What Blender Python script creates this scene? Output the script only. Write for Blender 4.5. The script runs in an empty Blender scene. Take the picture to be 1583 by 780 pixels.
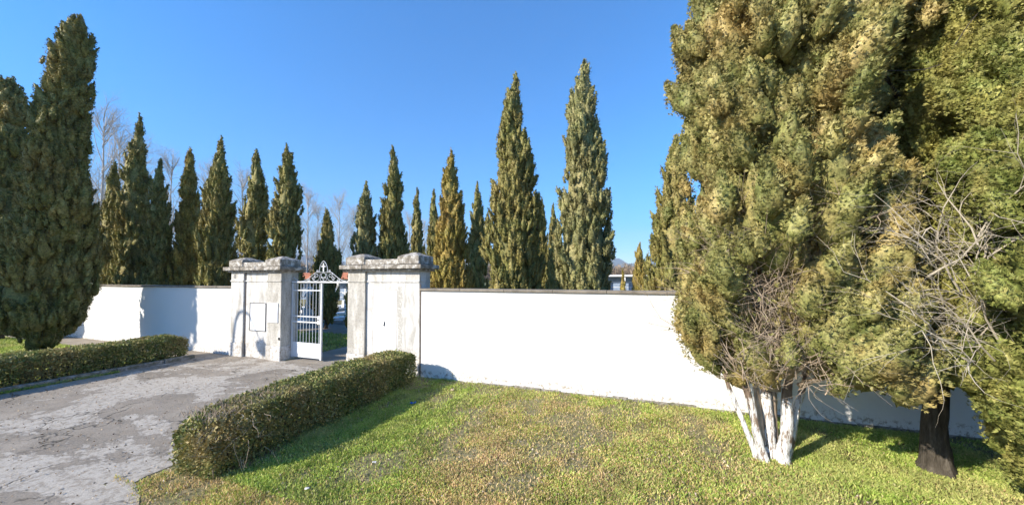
import bpy, math, random
import numpy as np
PI = math.pi
rad = math.radians
SC = bpy.context.scene
COL = SC.collection
R = np.random.default_rng(7)

# ------------------------------------------------------------------ camera, sky, sun, exposure
cd = bpy.data.cameras.new('camera')
cam = bpy.data.objects.new('camera', cd); COL.objects.link(cam)
CAMZ = 2.6
YAW = rad(19.5); PITCH = rad(1.5)
cam.location = (0, 0, CAMZ); cam.rotation_euler = (rad(90) + PITCH, 0, YAW)
cd.sensor_width = 36; cd.lens = 520 / 1583 * 36
cd.shift_y = 26.4 / 1583
cd.clip_start = 0.1; cd.clip_end = 20000
SC.camera = cam
SC.render.resolution_x = 1024; SC.render.resolution_y = 504

SUN_AZ = 40.0; SUN_EL = 28.5        # light travels towards (sin az, cos az) in plan
w = bpy.data.worlds.new('World'); SC.world = w; w.use_nodes = True
nt = w.node_tree; nt.nodes.clear()
sky = nt.nodes.new('ShaderNodeTexSky'); sky.sky_type = 'NISHITA'; sky.sun_disc = False
sky.sun_elevation = rad(SUN_EL); sky.sun_rotation = rad(180 + SUN_AZ)
sky.air_density = 1.15; sky.dust_density = 0.8; sky.ozone_density = 6.0; sky.altitude = 100
bg = nt.nodes.new('ShaderNodeBackground'); bg.inputs[1].default_value = 0.13
wo = nt.nodes.new('ShaderNodeOutputWorld')
hs = nt.nodes.new('ShaderNodeHueSaturation'); hs.inputs['Saturation'].default_value = 1.65; hs.inputs['Hue'].default_value = .502
nt.links.new(sky.outputs[0], hs.inputs['Color']); nt.links.new(hs.outputs[0], bg.inputs[0]); nt.links.new(bg.outputs[0], wo.inputs[0])
sd = bpy.data.lights.new('sun', 'SUN'); sd.energy = 5.0; sd.angle = rad(0.53); sd.color = (1.0, 0.91, 0.77)
so = bpy.data.objects.new('sun', sd); COL.objects.link(so)
so.rotation_euler = (rad(90 - SUN_EL), 0, rad(-SUN_AZ)); so.location = (-10, -15, 20)
vs = SC.view_settings
vs.view_transform = 'Standard'; vs.look = 'None'; vs.gamma = 1; vs.use_curve_mapping = False
vs.exposure = 1.15
SC.cycles.max_bounces = 6; SC.cycles.transparent_max_bounces = 8

# ------------------------------------------------------------------ material helpers
class NT:
    def __init__(s, name, rough=0.85, spec=0.2):
        s.m = bpy.data.materials.new(name); s.m.use_nodes = True
        s.t = s.m.node_tree; s.b = s.t.nodes['Principled BSDF']
        s.b.inputs['Roughness'].default_value = rough
        s.b.inputs['Specular IOR Level'].default_value = spec
        s.tc = s.t.nodes.new('ShaderNodeTexCoord')
    def n(s, k, **kw):
        x = s.t.nodes.new(k)
        for a, v in kw.items(): setattr(x, a, v)
        return x
    def l(s, a, b): s.t.links.new(a, b)
    def vec(s, scale=(1, 1, 1), src='Object'):
        mp = s.n('ShaderNodeMapping'); mp.inputs['Scale'].default_value = scale
        s.l(s.tc.outputs[src], mp.inputs[0]); return mp.outputs[0]
    def noise(s, scale, detail=4, rough=.55, vec=None, dist=0):
        x = s.n('ShaderNodeTexNoise'); x.inputs['Scale'].default_value = scale
        x.inputs['Detail'].default_value = detail; x.inputs['Roughness'].default_value = rough
        x.inputs['Distortion'].default_value = dist
        s.l(vec if vec is not None else s.vec(), x.inputs['Vector']); return x.outputs['Fac']
    def ramp(s, fac, stops):
        x = s.n('ShaderNodeValToRGB'); e = x.color_ramp.elements
        while len(e) < len(stops): e.new(0.5)
        for i, (p, c) in enumerate(stops):
            e[i].position = p
            e[i].color = (c, c, c, 1) if isinstance(c, (int, float)) else (*c, 1)
        s.l(fac, x.inputs[0]); return x.outputs[0]
    def mix(s, fac, a, b, mode='MIX'):
        x = s.n('ShaderNodeMix'); x.data_type = 'RGBA'; x.blend_type = mode
        for sock, v in ((x.inputs[0], fac), (x.inputs[6], a), (x.inputs[7], b)):
            if isinstance(v, (int, float)): sock.default_value = v
            elif isinstance(v, tuple): sock.default_value = (*v, 1)
            else: s.l(v, sock)
        return x.outputs[2]
    def math(s, op, a, b=0.0, c=0.0, clamp=False):
        x = s.n('ShaderNodeMath', operation=op); x.use_clamp = clamp
        for i, v in enumerate((a, b, c)):
            if isinstance(v, (int, float)): x.inputs[i].default_value = v
            else: s.l(v, x.inputs[i])
        return x.outputs[0]
    def sep(s):
        x = s.n('ShaderNodeSeparateXYZ'); s.l(s.tc.outputs['Object'], x.inputs[0]); return x.outputs
    def bump(s, h, strength=.4, dist=.02):
        x = s.n('ShaderNodeBump'); x.inputs['Strength'].default_value = strength
        x.inputs['Distance'].default_value = dist
        s.l(h, x.inputs['Height']); s.l(x.outputs[0], s.b.inputs['Normal'])
    def col(s, c):
        if isinstance(c, tuple): s.b.inputs['Base Color'].default_value = (*c, 1)
        else: s.l(c, s.b.inputs['Base Color'])

def foliage_mat(name, cols, patch=None, patch_amt=.4, scale=1.2, transl=.14, grain=0):
    """leaf colours picked per leaf, mixed with slow patches of a second tint"""
    s = NT(name, .62, .25)
    g = s.n('ShaderNodeNewGeometry')
    n = len(cols)
    fac = g.outputs['Random Per Island']
    if grain:
        fac = s.math('ADD', s.math('MULTIPLY', fac, .38), s.math('MULTIPLY', s.ramp(s.noise(3.4, 5, .65), [(.34, 0.0), (.66, 1.0)]), .62))
    c = s.ramp(fac, [(i / (n - 1), cols[i]) for i in range(n)])
    if patch:
        f = s.ramp(s.noise(scale, 3), [(.46, 0.0), (.68, 1.0)])
        r2 = s.math('MULTIPLY', f, patch_amt)
        c = s.mix(r2, c, patch)
    v = s.ramp(s.noise(scale * 2.3, 2), [(.3, .75), (.7, 1.2)])
    c = s.mix(1.0, c, v, 'MULTIPLY')
    if grain:
        gr = s.ramp(s.noise(grain, 5, .8), [(.36, .38), (.62, 1.35)])
        c = s.mix(1.0, c, gr, 'MULTIPLY')
    s.col(c)
    tr = s.n('ShaderNodeBsdfTranslucent'); s.l(c, tr.inputs[0])
    mx = s.n('ShaderNodeMixShader'); mx.inputs[0].default_value = transl
    out = s.t.nodes['Material Output']
    s.l(s.b.outputs[0], mx.inputs[1]); s.l(tr.outputs[0], mx.inputs[2]); s.l(mx.outputs[0], out.inputs[0])
    return s.m

def simple(name, c, rough=.7, var=.15, scale=6, bump=0, metal=0, spec=.25):
    s = NT(name, rough, spec)
    v = s.ramp(s.noise(scale, 5), [(.3, 1 - var), (.7, 1 + var)])
    s.col(s.mix(1.0, c, v, 'MULTIPLY'))
    s.b.inputs['Metallic'].default_value = metal
    if bump: s.bump(s.noise(scale * 3, 5), .5, bump)
    return s.m

# ------------------------------------------------------------------ mesh helpers
class MB:
    def __init__(s): s.v = []; s.f = []
    def box(s, x0, x1, y0, y1, z0, z1):
        b = len(s.v)
        s.v += [(x0, y0, z0), (x1, y0, z0), (x1, y1, z0), (x0, y1, z0), (x0, y0, z1), (x1, y0, z1), (x1, y1, z1), (x0, y1, z1)]
        s.f += [tuple(b + i for i in q) for q in ((0, 3, 2, 1), (4, 5, 6, 7), (0, 1, 5, 4), (1, 2, 6, 5), (2, 3, 7, 6), (3, 0, 4, 7))]
        return s
    def frustum(s, x0, x1, y0, y1, z0, z1, ins):
        b = len(s.v)
        s.v += [(x0, y0, z0), (x1, y0, z0), (x1, y1, z0), (x0, y1, z0),
                (x0 + ins, y0 + ins, z1), (x1 - ins, y0 + ins, z1), (x1 - ins, y1 - ins, z1), (x0 + ins, y1 - ins, z1)]
        s.f += [tuple(b + i for i in q) for q in ((0, 3, 2, 1), (4, 5, 6, 7), (0, 1, 5, 4), (1, 2, 6, 5), (2, 3, 7, 6), (3, 0, 4, 7))]
        return s
    def tube(s, pts, rads, n=8, cap=True, gnarl=0, rg=random.Random(9)):
        if gnarl:      # resample and remember ridges that run along the stem
            pts = [np.array(p, float) for p in pts]; m_ = (len(pts) - 1) * 4; o_ = np.linspace(0, len(pts) - 1, m_ + 1)
            A_ = np.array(pts); pts = [np.array([np.interp(q, range(len(A_)), A_[:, c]) for c in range(3)]) for q in o_]
            rads = [float(np.interp(q, range(len(rads)), rads)) for q in o_]
            ridge = [rg.gauss(0, gnarl) for _ in range(n)]
        pts = [np.array(p, float) for p in pts]
        if isinstance(rads, (int, float)): rads = [rads] * len(pts)
        b = len(s.v); prev = None
        for i, p in enumerate(pts):
            d = pts[min(i + 1, len(pts) - 1)] - pts[max(i - 1, 0)]
            d = d / (np.linalg.norm(d) + 1e-9)
            if prev is None:
                a = np.array((0, 0, 1.)) if abs(d[2]) < .9 else np.array((1., 0, 0))
                u = np.cross(d, a)
            else:
                u = prev - d * prev.dot(d)
            u /= np.linalg.norm(u) + 1e-9; prev = u
            v = np.cross(d, u)
            for k in range(n):
                t = 2 * PI * k / n
                g_ = 1 + ridge[k] + rg.gauss(0, gnarl * .5) if gnarl else 1
                s.v.append(tuple(p + (u * math.cos(t) + v * math.sin(t)) * rads[i] * g_))
        for i in range(len(pts) - 1):
            for k in range(n):
                k2 = (k + 1) % n
                s.f.append((b + i * n + k, b + i * n + k2, b + (i + 1) * n + k2, b + (i + 1) * n + k))
        if cap:
            s.f.append(tuple(b + k for k in range(n))[::-1])
            e = b + (len(pts) - 1) * n
            s.f.append(tuple(e + k for k in range(n)))
        return s
    def prism(s, poly, y0, y1):          # polygon in x,z pushed along y
        b = len(s.v); n = len(poly)
        s.v += [(x, y0, z) for x, z in poly] + [(x, y1, z) for x, z in poly]
        s.f += [tuple(range(b, b + n)), tuple(range(b + n, b + 2 * n))[::-1]]
        for i in range(n):
            j = (i + 1) % n; s.f.append((b + i, b + n + i, b + n + j, b + j))
        return s
    def lathe(s, prof, c=(0, 0), n=16):
        b = len(s.v)
        for r, z in prof:
            for k in range(n):
                t = 2 * PI * k / n; s.v.append((c[0] + r * math.cos(t), c[1] + r * math.sin(t), z))
        for i in range(len(prof) - 1):
            for k in range(n):
                k2 = (k + 1) % n
                s.f.append((b + i * n + k, b + i * n + k2, b + (i + 1) * n + k2, b + (i + 1) * n + k))
        return s
    def build(s, name, mat, parent=None, smooth=False, bevel=0, loc=None):
        me = bpy.data.meshes.new(name); me.from_pydata(s.v, [], s.f); me.update()
        me.materials.append(mat)
        if smooth: me.polygons.foreach_set('use_smooth', [True] * len(me.polygons))
        o = bpy.data.objects.new(name, me); COL.objects.link(o)
        if parent: o.parent = parent
        if loc: o.location = loc
        if bevel:
            m = o.modifiers.new('bevel', 'BEVEL'); m.width = bevel; m.segments = 2; m.limit_method = 'ANGLE'
        return o

def np_mesh(name, V, F, mat, parent=None, smooth=False):
    """V (n,3), F (m,k) with k constant"""
    me = bpy.data.meshes.new(name); V = np.asarray(V, np.float32); F = np.asarray(F, np.int32)
    me.vertices.add(len(V)); me.vertices.foreach_set('co', V.ravel())
    me.loops.add(F.size); me.loops.foreach_set('vertex_index', F.ravel())
    me.polygons.add(len(F)); me.polygons.foreach_set('loop_start', np.arange(0, F.size, F.shape[1], dtype=np.int32))
    me.update(calc_edges=True); me.materials.append(mat)
    if smooth: me.polygons.foreach_set('use_smooth', np.ones(len(F), bool))
    o = bpy.data.objects.new(name, me); COL.objects.link(o)
    if parent: o.parent = parent
    return o

def empty(name, loc=(0, 0, 0), rz=0):
    o = bpy.data.objects.new(name, None); COL.objects.link(o); o.location = loc; o.rotation_euler = (0, 0, rz); return o
def tag(o, label=None, cat=None, group=None, kind=None):
    for k, v in (('label', label), ('category', cat), ('group', group), ('kind', kind)):
        if v: o[k] = v
    return o
def children(o): return [c for c in bpy.data.objects if c.parent == o]
def copy_tree(o, parent=None):
    c = o.copy(); COL.objects.link(c); c.parent = parent
    for ch in children(o): copy_tree(ch, c)
    return c
def norm(a): return a / (np.linalg.norm(a, axis=1, keepdims=True) + 1e-9)

def leaves(P, D, L, W, fan=1, spread=.5, rng=R, N=None):
    """diamond leaves: roots P, directions D, lengths L, widths W; a fan shares its root vertex"""
    n = len(P); side = norm(np.cross(D, rng.normal(size=(n, 3)) if N is None else N + rng.normal(size=(n, 3)) * .45))
    Vs = [P]; quads = []
    for k in range(fan):
        a = (k - (fan - 1) / 2) * spread
        d = norm(D * math.cos(a) + side * math.sin(a) + rng.normal(size=(n, 3)) * .12)
        s2 = norm(side - d * np.sum(side * d, 1, keepdims=True))
        Lk = (L * rng.uniform(.75, 1.15, n))[:, None]
        mid = P + d * Lk * .5
        b = len(Vs)
        Vs += [mid + s2 * W[:, None] * .5, P + d * Lk, mid - s2 * W[:, None] * .5]
        i = np.arange(n)
        quads.append(np.stack([i, b * n + i, (b + 1) * n + i, (b + 2) * n + i], 1))
    return np.concatenate(Vs), np.concatenate(quads)

def blob_grid(cfun, rfun, z0, z1, nz=26, nt=22, scale=.7, seed=0):
    zs = np.linspace(z0, z1, nz); rng = np.random.default_rng(seed)
    V = []
    for z in zs:
        cx, cy = cfun(z)
        for k in range(nt):
            t = 2 * PI * k / nt
            r = rfun(z, t) * scale * rng.uniform(.85, 1.1)
            V.append((cx + r * math.cos(t), cy + r * math.sin(t), z))
    F = [(i * nt + k, i * nt + (k + 1) % nt, (i + 1) * nt + (k + 1) % nt, (i + 1) * nt + k) for i in range(nz - 1) for k in range(nt)]
    # collapse the ends
    c0 = cfun(z0); c1 = cfun(z1)
    for k in range(nt):
        V[k] = (c0[0], c0[1], z0); V[(nz - 1) * nt + k] = (c1[0], c1[1], z1)
    return np.array(V), np.array(F)

def plumes(C, A, S, tall, nz, nt, rng):
    """solid teardrop sprays: centres C, axes A, half widths S; returns mesh arrays and a surface sampler"""
    n = len(C)
    t = np.linspace(0, 1, nz); prof = np.sin(PI * t ** .8) ** .75 * (1 - .35 * t); prof[0] = prof[-1] = .02
    hh = (t - .42) * 2
    th = np.arange(nt) * 2 * PI / nt
    u = norm(np.cross(A, rng.normal(size=(n, 3)))); v = np.cross(A, u)
    ring = (u[:, None, :] * np.cos(th)[None, :, None] + v[:, None, :] * np.sin(th)[None, :, None])      # n,nt,3
    rad_ = .72 * S[:, None, None] * prof[None, :, None] * (1 + rng.normal(size=(n, nz, nt)) * .13)
    ph = rng.uniform(0, 6.28, n)
    rad_ *= 1 + .18 * np.sin(3 * th[None, None, :] + ph[:, None, None] + t[None, :, None] * 5)
    hz = (hh[None, :, None] + rng.normal(size=(n, nz, nt)) * .05) * (S * tall)[:, None, None]
    V = C[:, None, None, :] + A[:, None, None, :] * hz[..., None] + ring[:, None, :, :] * rad_[..., None]
    V = V.reshape(-1, 3)
    f = np.array([(a * nt + k, a * nt + (k + 1) % nt, (a + 1) * nt + (k + 1) % nt, (a + 1) * nt + k) for a in range(nz - 1) for k in range(nt)])
    F = (f[None] + (np.arange(n) * nz * nt)[:, None, None]).reshape(-1, 4)
    def sample(idx):
        k = len(idx); tt = rng.uniform(.03, 1, k) ** .9; aa = rng.uniform(0, 2 * PI, k)
        pr = np.interp(tt, t, prof) * (1 + .18 * np.sin(3 * aa + ph[idx] + tt * 5))
        N = u[idx] * np.cos(aa)[:, None] + v[idx] * np.sin(aa)[:, None]
        P = C[idx] + A[idx] * ((tt - .42) * 2 * S[idx] * tall)[:, None] + N * (S[idx] * pr)[:, None] * rng.uniform(.72, 1.16, k)[:, None]
        return P, norm(N + A[idx] * ((tt - .4) * .9)[:, None])
    return V, F, sample

def crown(name, cfun, rfun, z0, z1, mat, parent, n_lobes, lobe, per, L, W, fan=3, up=.8, seed=1, tall=1.7, core=.72, jit=.12, hole=None, grid=(8, 9), spread=.35, out_tilt=.35):
    rng = np.random.default_rng(seed)
    zz = np.linspace(z0, z1, 300); wt = np.array([max(rfun(z, 0), .02) for z in zz]) + .04; wt /= wt.sum()
    zc = rng.choice(zz, n_lobes, p=wt); th = rng.uniform(0, 2 * PI, n_lobes)
    wx, wy = parent.location[0], parent.location[1]; vd = math.atan2(-wy, -wx)
    C = []; S = []; T = []; A = []; layer = []
    for z, t in zip(zc, th):
        away = math.cos(t - vd) < -.2
        if away and rng.random() < .4: continue
        inner = rng.random() < .28
        if hole and rng.random() < hole(z, t) * (0 if inner and z > 2.9 else 1): continue
        r = rfun(z, t); s = lobe * rng.choice([.6, .8, 1.0, 1.25, 1.7], p=[.25, .25, .25, .15, .1]) * rng.uniform(.85, 1.15)
        s = min(s, r * .62 + .012)
        cx, cy = cfun(z); rr = max(0, r - s * .75 + rng.normal() * jit * min(1, r))
        if inner: rr *= rng.uniform(.45, .8); s = min(s * 1.2, r * .6 + .01)
        zt = min(z, z1 - s * tall * .7)
        C.append((cx + rr * math.cos(t), cy + rr * math.sin(t), zt)); S.append(s); T.append(t); layer.append(inner)
        o_ = out_tilt * rng.uniform(.3, 1.6) * min(1, r / .5)
        A.append((math.cos(t) * o_ + rng.normal() * .16, math.sin(t) * o_ + rng.normal() * .16, 1))
    if True:        # leader at the very top
        cx, cy = cfun(z1)
        for q in range(5):
            C.append((cx + rng.normal() * .03, cy + rng.normal() * .03, z1 - .12 - .16 * q)); S.append(.05 + .022 * q); T.append(q * 2.); layer.append(False); A.append((rng.normal() * .08, rng.normal() * .08, 1))
    C = np.array(C); S = np.array(S); T = np.array(T); A = norm(np.array(A, float)); layer = np.array(layer)
    n = len(C)
    V, F, sample = plumes(C, A, S, tall, grid[0], grid[1], rng)
    idx = np.repeat(np.arange(n), per)
    q = np.clip((S[idx] / lobe) ** 1.6, .12, 1.6) / 1.6
    keep = (rng.random(len(idx)) < q) & ~(layer[idx] & (rng.random(len(idx)) < .55)) & ~((np.cos(T[idx] - vd) < -.2) & (rng.random(len(idx)) < .45))
    idx = idx[keep]; k = len(idx)
    P, N = sample(idx)
    D = norm(N * .55 + A[idx] * up + rng.normal(size=(k, 3)) * .33)
    V2, F2 = leaves(P, D, L * rng.uniform(.5, 1.4, k), W * rng.uniform(.7, 1.3, k), fan, spread, rng, N)
    F = np.concatenate([F, F2 + len(V)]); V = np.concatenate([V, V2])
    if core:
        cv, cf = blob_grid(cfun, rfun, z0 + .15, z1 - .3, nz=40, nt=20, scale=core, seed=seed)
        F = np.concatenate([F, cf + len(V)]); V = np.concatenate([V, cv])
    return np_mesh(name, V, F, mat, parent)

# ------------------------------------------------------------------ materials
M = {}
# plaster, clean and stained
def plaster(name, stain, peel, base=(.80, .79, .77), base_h=.12, grime_top=0.0):
    s = NT(name, .9, .15)
    z = s.sep()[2]
    c = s.mix(s.ramp(s.noise(1.3, 6, .6), [(.35, 0.0), (.75, .12)]), base, (.58, .56, .52))
    if stain:
        st = s.noise(3.0, 8, .65, s.vec((1.6, 1.6, .45)), .4)
        f = s.ramp(st, [(.60 - stain * .35, 0.0), (.74 - stain * .2, .85)])
        c = s.mix(f, c, (.33, .31, .27))
        st2 = s.ramp(s.noise(22, 6, .7), [(.52, 0.0), (.60, .6)])
        c = s.mix(s.math('MULTIPLY', st2, stain), c, (.22, .2, .17))
    if peel:                                    # flaking paint and soil splash at the foot of the wall
        h = s.math('ADD', z, s.math('MULTIPLY', s.math('SUBTRACT', s.noise(2.2, 6, .7), .5), .45))
        f = s.math('SUBTRACT', 1.0, s.math('DIVIDE', h, base_h + peel), clamp=True)
        spots = s.ramp(s.noise(11, 9, .78), [(.50, 0.0), (.57, 1.0)])
        f2 = s.math('MULTIPLY', s.ramp(f, [(0.0, 0.0), (.35, 1.0)]), spots)
        c = s.mix(f2, c, (.36, .32, .27))
    if grime_top:
        g = s.math('MULTIPLY', s.ramp(s.noise(5, 6, .7, s.vec((1, 1, .12))), [(.45, 0.0), (.75, .7)]), s.ramp(z, [(.0, 0.0), (1.0, 1.0)]))
        c = s.mix(s.math('MULTIPLY', g, grime_top), c, (.35, .33, .3))
    s.col(c); s.bump(s.noise(40, 5, .7), .25, .01)
    return s.m
M['wall'] = plaster('white_plaster', 0, .13, (.70, .695, .68))
M['pillar'] = plaster('flaking_plaster', .42, .6, (.62, .61, .585), .2)
M['pilaster'] = plaster('stained_plaster', .8, .1, (.60, .58, .53))
s = NT('stone_cornice', .95, .1)
a = s.ramp(s.noise(7, 8, .7), [(.3, (.13, .115, .095)), (.44, (.25, .225, .185)), (.53, (.42, .39, .34)), (.60, (.70, .68, .63))])
b = s.ramp(s.noise(30, 5, .7), [(.42, 0.0), (.55, 1.0)])
s.col(s.mix(s.math('MULTIPLY', b, .5), a, (.14, .12, .1))); s.bump(s.noise(25, 6, .7), .7, .02); M['stone'] = s.m
M['coping'] = simple('weathered_coping', (.20, .175, .145), .95, .3, 5, .01)
M['white_metal'] = simple('white_painted_iron', (.60, .61, .62), .45, .06, 5, spec=.5)
M['board'] = simple('white_notice_panel', (.84, .84, .84), .5, .03, 3, spec=.4)
M['dark_metal'] = simple('dark_iron', (.05, .05, .05), .5, .2, 8, metal=.6)
M['galv'] = simple('galvanised_steel', (.35, .36, .37), .45, .1, 5, metal=.8)
M['joint_shade'] = simple('brown_joint_shade', (.16, .12, .09), .8, .2, 8)  # wall joint, and the shade line drawn beside the left pilaster

# ground soil under the grass
s = NT('lawn_soil', .95, .1)
c = s.ramp(s.noise(9, 8, .75), [(.3, (.10, .11, .035)), (.47, (.20, .19, .08)), (.58, (.34, .28, .17)), (.72, (.44, .37, .25))])
c2 = s.ramp(s.noise(60, 4, .7), [(.35, (.09, .09, .035)), (.6, (.30, .26, .15))])
c = s.mix(.45, c, c2)
far = s.ramp(s.noise(.02, 4), [(.4, (.13, .12, .06)), (.6, (.09, .11, .035))])
s.col(s.mix(s.ramp(s.math('DIVIDE', s.math('ABSOLUTE', s.sep()[1]), 400.0), [(.05, 0.0), (.3, .7)]), c, far))
s.bump(s.noise(45, 5, .7), .8, .03); M['soil'] = s.m

# worn asphalt with paler concrete patches and cracks
def asphalt(name, patches=True):
    s = NT(name, .93, .2)
    fine = s.noise(48, 8, .85)
    mid = s.noise(18, 6, .7)
    a = s.ramp(fine, [(.3, (.16, .135, .105)), (.5, (.27, .235, .19)), (.7, (.40, .35, .285))])
    tint = s.ramp(s.noise(.8, 5, .6), [(.35, .8), (.65, 1.22)])
    a = s.mix(1.0, a, tint, 'MULTIPLY')
    brown = s.ramp(s.noise(1.9, 6, .65), [(.5, 0.0), (.66, .5)])
    a = s.mix(brown, a, (.24, .20, .155))
    hgt = mid
    if patches:
        pn = s.noise(.55, 11, .68, s.vec((.75, 1.25, 1)), .35)
        pf = s.ramp(pn, [(.487, 0.0), (.515, .95)])
        pc = s.ramp(fine, [(.3, (.34, .305, .25)), (.5, (.47, .43, .37)), (.72, (.60, .56, .49))])
        hole = s.ramp(s.noise(9, 9, .8), [(.42, .1), (.52, 1.0)])
        a = s.mix(s.math('MULTIPLY', pf, s.math('MULTIPLY', hole, .85)), a, pc)
        edge = s.ramp(pn, [(.482, 0.0), (.493, 1.0), (.51, 0.0)])
        a = s.mix(s.math('MULTIPLY', edge, .35), a, (.05, .045, .04))
        v = s.n('ShaderNodeTexVoronoi'); v.feature = 'DISTANCE_TO_EDGE'; v.inputs['Scale'].default_value = .42
        wv = s.n('ShaderNodeVectorMath', operation='ADD')
        nz = s.n('ShaderNodeTexNoise'); nz.inputs['Scale'].default_value = 2.2; nz.inputs['Detail'].default_value = 7
        s.l(s.vec(), nz.inputs['Vector'])
        s.l(s.vec(), wv.inputs[0]); s.l(nz.outputs['Color'], wv.inputs[1]); s.l(wv.outputs[0], v.inputs['Vector'])
        cr = s.ramp(v.outputs['Distance'], [(.0, 1.0), (.012, 0.0)])
        brk = s.ramp(s.noise(1.1, 3), [(.44, 0.0), (.54, 1.0)])
        cf = s.math('MULTIPLY', cr, brk)
        a = s.mix(s.math('MULTIPLY', cf, .85), a, (.03, .028, .022))
        hgt = s.math('SUBTRACT', mid, cf)
    s.col(a); s.bump(s.math('ADD', hgt, fine), .6, .015)
    return s.m
M['asphalt'] = asphalt('worn_asphalt'); M['path'] = asphalt('plain_asphalt', False)
s = NT('mossy_kerb', .95, .1)
s.col(s.ramp(s.noise(9, 7, .7), [(.35, (.10, .11, .06)), (.5, (.22, .2, .17)), (.7, (.42, .4, .37))])); s.bump(s.noise(30, 5), .6, .02)
M['kerb'] = s.m

M['cyp'] = foliage_mat('cypress_foliage', [(0.117, 0.128, 0.034), (0.201, 0.202, 0.057), (0.296, 0.264, 0.085), (0.391, 0.321, 0.123)], (0.401, 0.270, 0.094), .35, .9, grain=16)
M['cyp_grey'] = foliage_mat('grey_green_cypress_foliage', [(0.138, 0.149, 0.057), (0.225, 0.229, 0.085), (0.331, 0.314, 0.131), (0.427, 0.375, 0.170)], (0.308, 0.229, 0.113), .3, .9, grain=16)
M['cyp_gold'] = foliage_mat('golden_cypress_foliage', [(0.167, 0.149, 0.034), (0.274, 0.229, 0.053), (0.401, 0.314, 0.079), (0.521, 0.375, 0.113)], (0.475, 0.270, 0.094), .4, .9, grain=16)
M['cyp_near'] = foliage_mat('near_cypress_foliage', [(0.128, 0.155, 0.038), (0.225, 0.235, 0.074), (0.333, 0.314, 0.112), (0.460, 0.404, 0.177)], (0.577, 0.373, 0.149), .5, 1.6, grain=30)
M['cyp_near2'] = foliage_mat('near_green_cypress_foliage', [(0.106, 0.146, 0.031), (0.200, 0.231, 0.057), (0.308, 0.315, 0.094), (0.440, 0.389, 0.144)], (0.513, 0.409, 0.118), .4, 1.6, grain=30)
M['hedge'] = foliage_mat('hedge_leaves', [(0.093, 0.132, 0.032), (0.179, 0.222, 0.059), (0.279, 0.292, 0.097), (0.441, 0.356, 0.147)], (0.489, 0.325, 0.163), .5, 1.4, .15)
M['grass'] = foliage_mat('grass_blades', [(0.304, 0.319, 0.072), (0.486, 0.457, 0.120), (0.669, 0.553, 0.204), (0.821, 0.609, 0.313), (0.943, 0.706, 0.433)], (0.835, 0.596, 0.337), .8, .8, .3)
M['grass_green'] = foliage_mat('fresh_grass_blades', [(0.213, 0.318, 0.048), (0.326, 0.449, 0.078), (0.458, 0.549, 0.125), (0.620, 0.607, 0.220)], (0.653, 0.535, 0.283), .45, .8, .3)
M['twig'] = simple('dead_twigs', (.36, .285, .21), .9, .25, 9)
M['pale_twig'] = simple('pale_dead_branches', (.42, .37, .29), .85, .25, 6)
s = NT('bark', .95, .1)
bn = s.noise(9, 7, .7, s.vec((2.2, 2.2, .35)))
s.col(s.ramp(bn, [(.3, (.035, .03, .024)), (.5, (.085, .073, .058)), (.7, (.16, .14, .115))])); s.bump(bn, 1, .05); M['bark'] = s.m
s = NT('whitewashed_bark', .95, .1)
bn = s.noise(9, 7, .7, s.vec((2.2, 2.2, .4)))
bc = s.ramp(bn, [(.3, (.12, .085, .06)), (.5, (.23, .17, .125)), (.7, (.34, .28, .22))])
hz = s.math('ADD', s.sep()[2], s.math('MULTIPLY', s.math('SUBTRACT', s.noise(6, 5), .5), .6))
wf = s.math('MULTIPLY', s.ramp(hz, [(.92, 1.0), (1.0, 0.0)]), s.ramp(s.noise(14, 9, .75, s.vec((1.6, 1.6, .3))), [(.43, 0.0), (.50, 1.0)]))
s.col(s.mix(wf, bc, (.78, .77, .74))); s.bump(bn, 1, .05); M['whitewash'] = s.m
M['pale_bark'] = simple('pale_poplar_bark', (.50, .45, .39), .9, .2, 3)
M['hill'] = simple('wooded_hillside', (.10, .11, .06), .95, .3, .004)
M['wood'] = simple('leafless_woodland', (.20, .15, .10), .95, .3, .05)
M['tile'] = simple('terracotta_tiles', (.42, .16, .085), .85, .25, 6, .03)
M['marble'] = simple('white_marble', (.72, .71, .68), .6, .1, 4)
M['grey_marble'] = simple('grey_stone', (.38, .38, .38), .7, .15, 4)
M['concrete'] = simple('white_render', (.62, .62, .62), .85, .08, 2)
M['shade_blue_wall'] = simple('white_wall_shade_blue', (.20, .26, .36), .5, .2, 3)  # white recessed wall, with the blue of its porch shade put into the colour

# ------------------------------------------------------------------ setting
def sheet(name, x0, x1, y0, y1, z, mat, poly=None):
    mb = MB(); pts = poly or [(x0, y0), (x1, y0), (x1, y1), (x0, y1)]
    mb.v = [(x, y, z) for x, y in pts]; mb.f = [tuple(range(len(pts)))]
    o = mb.build(name, mat); o['kind'] = 'structure'; return o
sheet('ground', -6000, 6000, -6000, 6000, 0, M['soil'])
WY = 7.65                      # face of the cemetery wall
# driveway with a ragged edge on the lawn side
edge = []
er = random.Random(3)
y = WY - .02
while y > 2.6:
    edge.append((-6.05 + er.uniform(-.05, .05), y)); y -= .25
for x, yy in [(-5.95, 2.5), (-5.6, 2.38), (-5.3, 2.25), (-4.9, 2.0), (-4.4, 1.7), (-3.6, 1.35), (-2.0, 1.0), (0, .8), (6, .6), (30, .5), (30, -8)]:
    edge.append((x + er.uniform(-.04, .04), yy))
left = [(-40, -8), (-40, -.6), (-15.2, -.6), (-13.42, .2), (-13.42, 7.0), (-30, 7.0), (-30, WY - .001)]
left = [(-40, -8), (-40, -.6), (-15.2, -.6), (-13.42, .2), (-13.42, 6.95), (-13.42, WY - .001)]
sheet('driveway', 0, 0, 0, 0, .008, M['asphalt'], poly=edge + left)
sheet('wall_path', -40, -13.4225, 6.55, WY - .001, .004, M['path'])
sheet('cemetery_drive', -10.25, -7.85, WY - .001, 60, .008, M['path'])
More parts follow.
